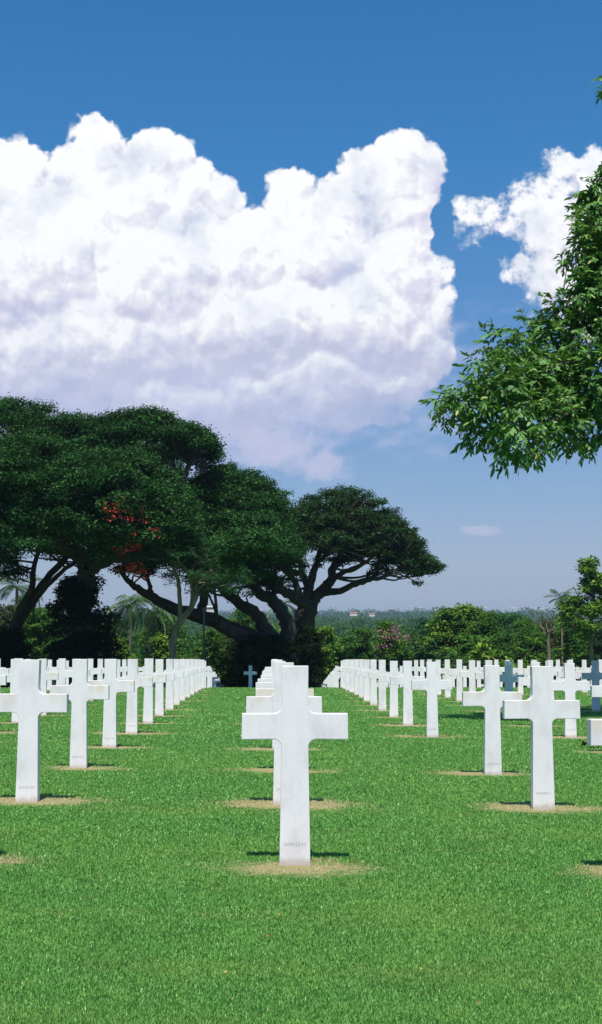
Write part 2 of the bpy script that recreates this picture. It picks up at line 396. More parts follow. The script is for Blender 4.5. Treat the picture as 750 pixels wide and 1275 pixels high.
# ------------------------------------------------------------------ ground sheet
def graded(vals):
    out = []
    for a, b, st in vals: out += list(np.arange(a, b, st))
    return np.array(out + [vals[-1][1]], float)
ys = graded([(-300, -20, 20), (-20, 0, 2), (0, 20, .25), (20, 80, 1), (80, 200, 3), (200, 600, 12), (600, 2000, 40), (2000, 7000, 130), (7000, 12000, 1000)])
xr = graded([(0, 12, .4), (12, 40, 2), (40, 200, 10), (200, 1000, 50), (1000, 4800, 200)])
xs = np.concatenate([-xr[:0:-1], xr])
XX, YY = np.meshgrid(xs, ys); ZZ = gnd(XX, YY)
ZZ = ZZ + np.clip((YY - 1200) / 1500, 0, 1) * (rng.random(XX.shape) - .5) * 7
nx, ny = len(xs), len(ys)
idx = np.arange(nx * ny).reshape(ny, nx)
q = np.stack([idx[:-1, :-1], idx[:-1, 1:], idx[1:, 1:], idx[1:, :-1]], -1).reshape(-1)
me = np_mesh('ground', np.stack([XX, YY, ZZ], -1).reshape(-1, 3), q, 4, smooth=True)
tag(link('ground', me, M_ground), kind='structure')

# ------------------------------------------------------------------ grass blades
def np_patch(X, Y):
    n = np.round((Y - ROW0 + .06) / ROWS); Yn = ROW0 - .04 + ROWS * n
    sp = 1.76 + .0168 * Yn; off = .12 - .0022 * Yn; j = np.round((X - off) / sp)
    d = np.sqrt(((X - off - j * sp) / .5) ** 2 + ((Y - Yn) / .36) ** 2)
    return np.clip((1.1 - d) / .4, 0, 1) * (Y > 5.8) * ~((j == 1) & (n == 3))
def blades(N):
    ypix = rng.uniform(818 + CAMH * F / 62, 818 + CAMH * F / 3.7, N)
    Y = CAMH * F / (ypix - 818)
    X = (rng.uniform(-560, 620, N) / F) * Y
    # clumping
    c = rng.normal(0, 1, (N, 2))
    Y = Y + .004 * c[:, 0]; dry = np_patch(X, Y)
    h = (.0115 + .0005 * Y) * rng.uniform(.55, 1.25, N) * (1 - .55 * dry)
    w = (.0018 + .00042 * Y) * rng.uniform(.7, 1.3, N)
    th = rng.uniform(0, 2 * np.pi, N); lean = rng.uniform(.1, .75, N) * h; ld = rng.uniform(0, 2 * np.pi, N)
    Z = gnd(X, Y) - .003
    base = np.stack([X, Y, Z], -1)
    side = np.stack([np.cos(th), np.sin(th), np.zeros(N)], -1) * w[:, None]
    tip = base + np.stack([np.cos(ld) * lean, np.sin(ld) * lean, h], -1)
    V = np.stack([base - side, base + side, tip], 1).reshape(-1, 3)
    t = np.clip(rng.normal(.46, .21, N), 0, .97); t[rng.random(N) < .006] = 1.0
    tone = np.repeat(t, 3); tone = np.clip(tone, 0, 1)
    return np_mesh('grass', V, np.arange(3 * N), 3, tone)
tag(link('grass', blades(1050000), M_blade), 'short mown green lawn grass growing between the white crosses', 'grass', kind='stuff')

# ------------------------------------------------------------------ marble crosses
def cross_mesh(seed, amp=0.0):
    r = random.Random(seed)
    hb, hw, ht, ha, tk = .0845, .0710, .0735, .2895, .050
    zb, z1, z2, zt, fr = -.06, .671, .809, 1.067, .045
    def arc(cx, cz, a0, a1, k=5):
        return [(cx + fr * math.cos(R(a0 + (a1 - a0) * i / k)), cz + fr * math.sin(R(a0 + (a1 - a0) * i / k))) for i in range(k + 1)]
    right = [(hb, zb), (hw + .002, z1 - fr)] + arc(hw + .001 + fr, z1 - fr, 180, 90)[1:] + [(ha, z1 - .002), (ha - .002, z2)] + arc(hw + fr, z2 + fr, 270, 180) + [(ht, zt)]
    pts = right + [(-x, z) for x, z in reversed(right)]
    import bmesh
    bm = bmesh.new()
    f1 = [bm.verts.new((x, -tk, z)) for x, z in pts]
    f2 = [bm.verts.new((x, tk, z)) for x, z in pts]
    bm.faces.new(f1); bm.faces.new(list(reversed(f2)))
    n = len(pts)
    for i in range(n): bm.faces.new((f1[i], f2[i], f2[(i + 1) % n], f1[(i + 1) % n]))
    bmesh.ops.recalc_face_normals(bm, faces=bm.faces)
    ed = [e for e in bm.edges if (abs(e.verts[0].co.y - e.verts[1].co.y) < 1e-6) or
          (abs(e.verts[0].co.x - e.verts[1].co.x) < 1e-6 and abs(abs(e.verts[0].co.x) - ha) < .004) or
          (e.verts[0].co.z > 1.06 and e.verts[1].co.z > 1.06)]
    bmesh.ops.bevel(bm, geom=ed, offset=.0045, segments=2, affect='EDGES', profile=.6, clamp_overlap=True)
    me = bpy.data.meshes.new('marble_cross'); bm.to_mesh(me); bm.free()
    for p in me.polygons: p.use_smooth = False
    return me
def text_mesh(s, size):
    cu = bpy.data.curves.new('inscription', 'FONT'); cu.body = s; cu.size = size; cu.align_x = 'CENTER'; cu.extrude = .0006; cu.space_character = 1.12; cu.resolution_u = 2
    o = bpy.data.objects.new('t', cu); C.objects.link(o)
    dg = bpy.context.evaluated_depsgraph_get(); me = bpy.data.meshes.new_from_object(o.evaluated_get(dg))
    bpy.data.objects.remove(o); me.name = 'inscription'
    me.transform(Matrix.Rotation(R(90), 4, 'X')); me.materials.clear()
    return me
cm = cross_mesh(1)
ORD = ['front', 'second', 'third', 'fourth', 'fifth', 'sixth', 'seventh', 'eighth', 'ninth', 'tenth', 'eleventh', 'twelfth', 'thirteenth', 'fourteenth', 'fifteenth', 'sixteenth', 'seventeenth', 'eighteenth',
       'nineteenth', 'twentieth', 'twenty-first', 'twenty-second', 'twenty-third', 'twenty-fourth', 'twenty-fifth', 'twenty-sixth', 'twenty-seventh', 'twenty-eighth']
FILE = {0: 'middle file', -1: 'first file left of the middle one', 1: 'first file right of the middle one'}
for k, w_ in enumerate(['second', 'third', 'fourth', 'fifth', 'sixth', 'seventh', 'eighth', 'ninth', 'tenth', 'eleventh'], 2):
    FILE[k] = w_ + ' file right of the middle one'; FILE[-k] = w_ + ' file left of the middle one'
NUM = {(0, 0): '20845240', (-1, 1): '32430323', (1, 1): '34308021', (-1, 2): '34240321', (1, 2): '30240187', (-1, 3): '33482145', (1, 3): '30821744', (0, 1): '20614732', (0, 2): '20733518',
       (-1, 4): '34081245', (1, 4): '30617823', (2, 3): '38402117', (2, 4): '39130462', (-2, 3): '36021784', (-2, 4): '37281940'}
ncross = 0
for j in range(-9, 12):
    seen = 0
    for n in range(0, 25):
        X, Y = lat(j, n)
        rr = random.Random(j * 100 + n)
        X += rr.uniform(-.02, .02); Y += rr.uniform(-.03, .03)
        if (j, n) == (0, 0): Y = 7.83
        if (j, n) == (1, 3): continue     # no cross stands in this place of the file
        if (j, n) == (1, 2): X += .07; Y -= .15
        if (j, n) == (1, 4): X += .06; Y -= .3
        px, _ = project((X, Y, .8))
        hw = .29 * F / Y
        if px < -hw - 3 or px > 750 + hw + 3:
            if not (n == 0 and j == -1): continue
        # beyond the brow, only what the photo can show of it
        zt = g1(X, Y) + 1.067
        if Y > 62 and project((X, Y, zt))[1] > 853: continue
        if n == 16: continue              # a path crosses here
        # counted from the front among those of its file the picture shows
        lab = 'white marble cross, %s in view of the %s' % (('frontmost' if seen == 0 else ORD[seen]), FILE[j])
        if px >= -hw and not (n == 0 and j == -1): seen += 1
        if (j, n) == (0, 0): lab = 'large white marble cross standing alone in front, number cut low on its shaft'
        elif (j, n) == (1, 0): lab = 'white marble cross cut off by the right edge, only one arm end showing'
        elif (j, n) == (-1, 0): lab = 'white marble cross just outside the left edge, its arm shadow on the grass'
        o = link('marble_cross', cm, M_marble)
        tag(o, lab, 'cross', 'white marble grave crosses in rows on the lawn')
        o.location = (X, Y, g1(X, Y) + rr.uniform(-.008, .008))
        o.rotation_euler = (rr.uniform(-.006, .006), rr.uniform(-.007, .007), rr.uniform(-.03, .03) - .01 * j if n else (-.005 if j == 0 else 0))
        if (j, n) in NUM:
            t = link('inscription', text_mesh(NUM[(j, n)], .027), M_ink, o)
            t.location = (0, -.0502, .105)
        ncross += 1
o = link('marble_cross', cm, M_marble); X = at(312, 840, 62.5).x
tag(o, 'small shaded blue-looking marble cross alone at the lawn end, left of the front cross', 'cross', 'white marble grave crosses in rows on the lawn')
o.location = (X, 62.5, g1(X, 62.5))

# ------------------------------------------------------------------ foliage builders
SH4 = np.array([[0, 0], [.5, .5], [1, 0], [.5, -.5]])
SH6 = np.array([[0, 0], [.28, .42], [.68, .40], [1, 0], [.68, -.40], [.28, -.42]])
def leaves(name, P, D, Nn, L, W, tone, mat, parent=None, shape=SH4, curl=.15):
    """P base points, D axes, Nn normals, L lengths, W widths"""
    D = unit(D); Nn = unit(Nn - D * np.sum(Nn * D, -1, keepdims=True)); Uv = np.cross(Nn, D)
    k = len(shape); N = len(P)
    V = P[:, None, :] + D[:, None, :] * (shape[:, 0][None, :, None] * L[:, None, None]) + Uv[:, None, :] * (shape[:, 1][None, :, None] * W[:, None, None])
    V = V - Nn[:, None, :] * ((shape[:, 0] ** 2)[None, :, None] * (curl * L)[:, None, None])
    me = np_mesh(name, V.reshape(-1, 3), np.arange(N * k), k, np.repeat(np.clip(tone, 0, 1), k))
    return link(name, me, mat, parent)
def tube(path, rad, seg=7, jag=0.0):
    """returns verts, quads for a tapered tube along path"""
    path = np.asarray(path, float); rad = np.asarray(rad, float); n = len(path)
    T = np.gradient(path, axis=0); T = unit(T)
    ref = np.array([0, 0, 1.0]) if abs(T[0][2]) < .9 else np.array([1.0, 0, 0])
    V = []
    u = unit(np.cross(T[0], ref))
    for i in range(n):
        u = unit(u - T[i] * np.dot(u, T[i])); w = np.cross(T[i], u)
        a = np.arange(seg) / seg * 2 * np.pi
        r = rad[i] * (1 + jag * rng.uniform(-1, 1, seg))
        V.append(path[i] + np.outer(np.cos(a) * r, u) + np.outer(np.sin(a) * r, w))
    V = np.concatenate(V); Q = []
    for i in range(n - 1):
        for s in range(seg):
            Q += [i * seg + s, i * seg + (s + 1) % seg, (i + 1) * seg + (s + 1) % seg, (i + 1) * seg + s]
    return V, np.array(Q)
class Tubes:
    def __init__(s): s.V = []; s.Q = []; s.n = 0
    def add(s, path, rad, seg=7, jag=0.0):
        v, q = tube(path, rad, seg, jag); s.V.append(v); s.Q.append(q + s.n); s.n += len(v)
    def build(s, name, mat, parent=None):
        me = np_mesh(name, np.concatenate(s.V), np.concatenate(s.Q), 4, smooth=True)
        return link(name, me, mat, parent)
def spline(pts, k=6):
    """catmull-rom through points"""
    P = np.asarray(pts, float); P = np.vstack([2 * P[0] - P[1], P, 2 * P[-1] - P[-2]])
    out = []
    for i in range(1, len(P) - 2):
        for t in np.arange(k) / k:
            out.append(.5 * ((2 * P[i]) + (-P[i - 1] + P[i + 1]) * t + (2 * P[i - 1] - 5 * P[i] + 4 * P[i + 1] - P[i + 2]) * t * t + (-P[i - 1] + 3 * P[i] - 3 * P[i + 1] + P[i + 2]) * t ** 3))
    out.append(P[-2]); return np.array(out)
def puff_leaves(cen, rad, nsub, nleaf, subr, leaf_l, leaf_w, up=.75, droop=.15):
    """cen (K,3), rad (K,3) ellipsoids; sub clumps sit on the upper shells, leaves gather round each"""
    K = len(cen)
    d = unit(rng.normal(size=(K, nsub, 3)))
    flip = rng.random((K, nsub)) < up
    d[..., 2] = np.where(flip, np.abs(d[..., 2]), d[..., 2])
    rr = rng.uniform(.45, 1.0, (K, nsub, 1)) ** .6
    sc = cen[:, None] + d * rr * rad[:, None]
    sc = sc.reshape(-1, 3); sd_ = d.reshape(-1, 3)
    N = len(sc)
    off = rng.normal(size=(N, nleaf, 3)) * subr * np.array([.62, .62, .34])
    P = (sc[:, None] + off).reshape(-1, 3)
    outw = np.repeat(sd_, nleaf, 0)
    Nn = unit(outw * .5 + np.array([0, 0, .75]) + rng.normal(size=P.shape) * .38)
    D = unit(rng.normal(size=P.shape) * np.array([1, 1, .4]) + off.reshape(-1, 3) / subr * .6 - np.array([0, 0, droop]))
    clump_t = np.repeat(rng.normal(0, .10, N) + np.repeat(rng.normal(0, .08, K), nsub), nleaf)
    tone = np.clip(.45 + clump_t + rng.normal(0, .17, len(P)) + .10 * off.reshape(-1, 3)[:, 2] / subr, 0, .93)  # leaves higher in a clump are toned lighter, imitating light from above
    tone[rng.random(len(P)) < .006] = 1
    L = leaf_l * rng.uniform(.7, 1.3, len(P)); W = leaf_w * rng.uniform(.7, 1.3, len(P))
    return P, D, Nn, L, W, tone
def dome_puffs(px, hw, top, rim, Y, ry, n, pr, thick=.42, power=2.0):
    """puff centres over an umbrella-shaped crown layer; px,hw,top,rim as seen in the photo at distance Y"""
    c = at(px, rim, Y); tz = at(px, top, Y).z; rx = hw / F * Y
    r = np.sqrt(rng.random(n)) * .97; a = rng.uniform(0, 2 * np.pi, n)
    x = c.x + rx * r * np.cos(a); y = Y + ry * r * np.sin(a)
    z = c.z + (tz - c.z - pr * thick) * (1 - r ** power) ** .8 + np.minimum(rng.normal(0, .5, n), .25) * pr - (rng.random(n) < .35) * rng.random(n) * pr * 1.6
    s = rng.uniform(.55, 1.35, n)[:, None]
    return np.stack([x, y, z], -1), np.array([[pr, pr, pr * thick]]) * s
def branches(tb, nodes, noder, targets, r_end=.03, maxr=.14, frac=1.0, seg=5, sag=.06, maxlen=5.0):
    """thin branches from the nearest limb point to every puff"""
    nodes = np.asarray(nodes); noder = np.asarray(noder)
    for t in targets:
        if rng.random() > frac: continue
        d = nodes - t; dd = np.linalg.norm(d, axis=1) + np.maximum(0, nodes[:, 2] - t[2] + .3) * 2.5
        i = int(np.argmin(dd)); s = nodes[i]
        L = np.linalg.norm(t - s)
        if L > maxlen: continue
        m1 = s + (t - s) * .35 + rng.normal(0, .06, 3) * L; m1[2] -= sag * L * .4
        m2 = s + (t - s) * .7 + rng.normal(0, .06, 3) * L
        pth = spline([s, m1, m2, t], 4); r0 = min(maxr, noder[i] * .5, .025 + .018 * L)
        tb.add(pth, np.linspace(max(r0, r_end), r_end, len(pth)), seg)
def limbs(tb, specs, seg=9, jag=.05):
    """specs: list of [(px,py,Y,r)...]; r radius in metres; returns nodes"""
    nd, nr = [], []
    for sp in specs:
        pts = []
        for (px, py, Y, r) in sp:
            p = at(px, py, Y); pts.append([p.x, p.y, p.z])
        path = spline(pts, 6); rr = np.interp(np.linspace(0, len(sp) - 1, len(path)), range(len(sp)), [s[3] for s in sp])
        path = path + rng.normal(0, .25, path.shape) * rr[:, None] * .5
        path[0] = pts[0]
        tb.add(path, rr, seg, jag)
        nd += list(path); nr += list(rr)
    return nd, nr
def tree(name, label, cat, base, limb_specs, layers, mat, bark, sub=9, nleaf=24, subr=.25, ll=.145, lw=.08, group=None, branch_frac=.45, puff_n=2.1, puff_s=.70, jag=.05):
    b = Vector(base); root = empty(name, b, label, cat, group)
    tb = Tubes(); nd, nr = limbs(tb, limb_specs, jag=jag)
    cs, rs = [], []
    for L in layers:
        c, r = dome_puffs(*L[:6], int(L[6] * puff_n), L[7] * puff_s)
        cs.append(c); rs.append(r)
    cen = np.concatenate(cs); rad = np.concatenate(rs)
    branches(tb, nd, nr, cen, frac=branch_frac)
    tr = tb.build('trunk', bark, root)
    cr = leaves('crown', *puff_leaves(cen, rad, sub, nleaf, subr, ll, lw), mat, root)
    for o in (tr, cr): o.matrix_parent_inverse = Matrix.Translation(-b)
    return root, cen
def sticky(o, root): o.matrix_parent_inverse = Matrix.Translation(-Vector(root.location)); return o
def gb(px, Y):                       # a point of the ground under image column px at distance Y
    p = at(px, 800, Y); return (p.x, Y, g1(p.x, Y))
def pg(px, Y):                       # image row of the ground there
    return project(gb(px, Y))[1]

# ------------------------------------------------------------------ the big spreading trees
# 1: at the edge of the picture, several slender leaning stems
Y1 = 72
tree('rain_tree', 'huge dark green tree cut by the left edge, slender forked stems leaning outward', 'tree', gb(8, Y1),
     [[(6, pg(6, Y1) + 6, Y1, .34), (14, 790, Y1, .23), (38, 735, Y1, .17), (44, 700, Y1, .12), (66, 640, Y1, .10)],
      [(0, pg(0, Y1) + 6, Y1 + .6, .36), (18, 788, Y1 + .6, .25), (52, 728, Y1 + .8, .18), (84, 692, Y1 + 1, .16), (110, 650, Y1 + 1, .1)],
      [(18, 788, Y1 + .5, .2), (48, 742, Y1, .14), (82, 708, Y1 - 1, .11), (120, 690, Y1 - 2, .07)],
      [(-20, 870, Y1 + 1, .8), (-30, 760, Y1, .6), (-25, 680, Y1, .5), (10, 600, Y1, .3), (50, 550, Y1, .15)],
      [(-25, 680, Y1, .4), (-90, 600, Y1, .3), (-150, 560, Y1 - 3, .15)]],
     [(20, 98, 503, 575, Y1 + 3, 8, 120, 1.15), (-110, 120, 505, 600, Y1, 10, 90, 1.3), (30, 95, 545, 630, Y1 - 4, 6, 110, 1.1),
      (20, 85, 600, 655, Y1 - 3, 5, 85, .9), (-22, 44, 640, 718, Y1 - 1, 3, 34, .9), (62, 30, 662, 680, Y1 - 2, 2, 14, .5)], M_rain, M_bark)
# 2: trunk wrapped in vines
Y2 = 70
t2, _ = tree('rain_tree', 'broad dark green tree over a thick trunk wrapped to head height in black vines', 'tree', gb(104, Y2),
     [[(105, pg(105, Y2) + 6, Y2, .9), (104, 780, Y2, .6), (106, 725, Y2, .44), (112, 706, Y2, .44)],
      [(112, 706, Y2, .5), (96, 690, Y2, .36), (72, 676, Y2 - 2, .26), (40, 655, Y2 - 4, .16)],
      [(112, 706, Y2, .42), (140, 692, Y2, .34), (175, 670, Y2 + 1, .34), (215, 620, Y2 + 2, .22), (240, 570, Y2 + 3, .12)],
      [(106, 710, Y2, .4), (118, 680, Y2 + 1, .3), (130, 630, Y2 + 2, .26), (150, 560, Y2 + 4, .14)],
      [(140, 692, Y2, .3), (180, 690, Y2 - 3, .2), (230, 660, Y2 - 5, .12)]],
     [(185, 84, 514, 572, Y2 + 6, 7, 105, 1.05), (100, 80, 520, 590, Y2 + 5, 6, 80, 1.1), (140, 110, 565, 650, Y2 - 1, 8, 170, 1.15),
      (235, 40, 528, 566, Y2 + 5, 4, 34, .8), (70, 80, 622, 668, Y2 - 4, 4, 70, .9), (180, 75, 615, 680, Y2 - 3, 5, 90, .9), (180, 60, 655, 692, Y2 + 2, 4, 36, .8)], M_rain, M_bark)
# climbing vine on its trunk
vc = []
for k in range(46):
    z = random.random(); py = 722 + z * 135; hw = 6 + 26 * min(1, (z * 3) ** .6)
    px = 104 + random.uniform(-1, 1) * hw; p = at(px, py, Y2 - random.uniform(-1.1, 1.3)); vc.append(list(p))
vc = np.array(vc); v = leaves('climbing_vine', *puff_leaves(vc, np.tile([[.62, .62, .55]], (len(vc), 1)), 22, 20, .22, .16, .13, up=.5, droop=.6), M_vine, t2); sticky(v, t2)
# 3: second dome, enormous low limbs
Y3 = 80
t3, _ = tree('rain_tree', 'domed dark green tree with heavy limbs sweeping low towards the vine-wrapped trunk', 'tree', gb(345, Y3),
     [[(352, pg(352, Y3) + 8, Y3, 1.1), (350, 825, Y3, .9), (325, 800, Y3, .5), (285, 782, Y3, .44), (250, 768, Y3 - 1, .38), (215, 757, Y3 - 2, .32), (188, 742, Y3 - 3, .24), (165, 728, Y3 - 4, .17), (150, 712, Y3 - 4, .1)],
      [(250, 768, Y3 - 1, .3), (254, 742, Y3 - 1, .24), (250, 712, Y3 - 1, .18), (246, 670, Y3, .15)],
      [(350, 825, Y3, .8), (335, 790, Y3, .42), (318, 765, Y3, .35), (290, 745, Y3, .28), (268, 720, Y3, .22), (250, 680, Y3, .2)],
      [(350, 830, Y3 + 1, .7), (358, 780, Y3 + 1, .42), (345, 752, Y3 + 1, .38), (320, 735, Y3 + 1, .3), (305, 690, Y3 + 1, .2), (300, 630, Y3 + 1, .12)],
      [(188, 742, Y3 - 3, .18), (186, 725, Y3 - 3, .1), (176, 705, Y3 - 4, .06)],
      [(330, 800, Y3 - 2, .5), (300, 792, Y3 - 3, .4), (270, 775, Y3 - 4, .25)]],
     [(285, 80, 583, 660, Y3 + 2, 8, 170, 1.1), (225, 70, 600, 660, Y3 - 2, 7, 90, 1.05), (300, 72, 630, 705, Y3 - 3, 6, 130, 1.05), (330, 34, 618, 700, Y3 + 3, 5, 60, .95),
      (210, 50, 650, 695, Y3 - 4, 4, 50, .8), (290, 55, 690, 730, Y3 + 1, 4, 34, .7), (168, 24, 692, 708, Y3 - 4, 2.5, 14, .45), (312, 36, 660, 684, 60.2, 2.6, 26, .8)], M_rain, M_bark)  # last layer: foliage clump added far forward to shade the lone small cross
# red flame blossoms showing through the crown
rc = np.array([list(at(x + random.uniform(-16, 20), y + random.uniform(-14, 10), Y - .6)) for (x, y, Y) in [(152, 645, 62.5), (165, 686, 63), (162, 708, 63.5), (172, 712, 63.5), (186, 662, 62.5), (140, 636, 62.5)]] + [list(at(x, y, Y)) for (x, y, Y) in [(138, 640, 62.5), (142, 650, 62.5), (150, 646, 62.5), (165, 640, 62.5), (158, 628, 62.5), (163, 686, 63), (170, 684, 63), (160, 690, 63), (166, 708, 64), (172, 713, 64), (156, 712, 64), (176, 706, 64), (148, 706, 64), (188, 664, 62.5), (178, 668, 62.5), (150, 684, 63)]])
v = leaves('blossom', *puff_leaves(rc, rc*0+np.array([[.55, .4, .3]]), 5, 5, .10, .11, .09), M_red, t3); sticky(v, t3)
# 4: umbrella-shaped tree
Y4 = 88
tree('umbrella_tree', 'umbrella-shaped tree with dark fanning limbs standing clear against the sky', 'tree', gb(376, Y4),
     [[(372, pg(372, Y4) + 8, Y4, 1.25), (374, 820, Y4, 1.0), (376, 790, Y4, .72), (380, 768, Y4, .66), (386, 752, Y4, .55)],
      [(386, 752, Y4, .42), (400, 738, Y4, .36), (412, 722, Y4, .30), (416, 705, Y4, .24), (428, 685, Y4, .18), (440, 655, Y4 + 1, .1)],
      [(382, 758, Y4, .36), (384, 735, Y4, .3), (390, 715, Y4, .24), (396, 696, Y4 + 1, .18), (404, 665, Y4 + 1, .12)],
      [(378, 765, Y4, .3), (372, 740, Y4 - .5, .24), (366, 722, Y4 - 1, .18), (352, 708, Y4 - 2, .14), (345, 690, Y4 - 2, .08)],
      [(400, 738, Y4, .26), (425, 735, Y4 - 1, .2), (452, 723, Y4 - 2, .17), (478, 718, Y4 - 3, .12), (500, 705, Y4 - 3, .07)],
      [(416, 705, Y4, .2), (440, 692, Y4 + 1, .16), (470, 688, Y4 + 2, .12), (505, 690, Y4 + 2, .07)],
      [(412, 722, Y4, .2), (430, 712, Y4 - 2, .15), (455, 700, Y4 - 3, .10), (480, 680, Y4 - 4, .06)],
      [(384, 735, Y4, .22), (376, 710, Y4 + 1, .18), (372, 680, Y4 + 2, .11)],
      [(396, 700, Y4 + 1, .16), (410, 685, Y4 - 2, .1), (420, 650, Y4 - 3, .07)],
      [(388, 755, Y4 - 1, .35), (356, 738, Y4 - 2, .3), (335, 728, Y4 - 3, .22), (312, 722, Y4 - 4, .14)]],
     [(428, 80, 608, 668, Y4, 5.0, 120, .72), (470, 62, 640, 692, Y4 - 1, 4, 75, .62), (375, 40, 632, 690, Y4 + 1, 4, 46, .65), (505, 42, 672, 712, Y4 - 1, 3, 44, .52),
      (420, 70, 645, 690, Y4 - 2, 4, 48, .55), (528, 22, 690, 716, Y4 - 1, 2, 20, .42), (450, 60, 672, 700, Y4 + 2, 3, 22, .5), (355, 30, 660, 735, Y4 + 2, 3, 30, .6)],
     M_rain2, M_bark, sub=9, nleaf=15, subr=.20, ll=.15, lw=.085, puff_n=1.8, puff_s=.78, branch_frac=.7)
# small feathery tree with a pale crooked trunk
Y5 = 66
tree('acacia_tree', 'small feathery tree with a pale brown crooked trunk below the big crowns', 'tree', gb(216, Y5),
     [[(214, pg(214, Y5) + 5, Y5, .2), (216, 800, Y5, .17), (224, 775, Y5, .16), (238, 757, Y5, .13), (240, 735, Y5, .10), (236, 715, Y5, .1)],
      [(226, 772, Y5, .12), (224, 750, Y5, .10), (222, 725, Y5, .1), (214, 700, Y5, .06)],
      [(238, 757, Y5, .13), (246, 735, Y5, .1), (240, 712, Y5, .08), (228, 690, Y5, .05)],
      [(236, 715, Y5, .1), (250, 690, Y5, .06), (262, 678, Y5, .04)], [(236, 715, Y5, .1), (220, 695, Y5 - 1, .06), (200, 680, Y5 - 1, .04)]],
     [(208, 30, 660, 690, Y5 - 1, 2.4, 22, .5), (250, 42, 670, 715, Y5 - 1, 2.4, 30, .5), (272, 34, 700, 728, Y5 - 1, 2, 22, .5), (228, 30, 650, 700, Y5, 2, 16, .45)],
     M_fern, M_barkl, sub=9, nleaf=10, subr=.2, ll=.3, lw=.045, branch_frac=.6, puff_n=1, puff_s=1)

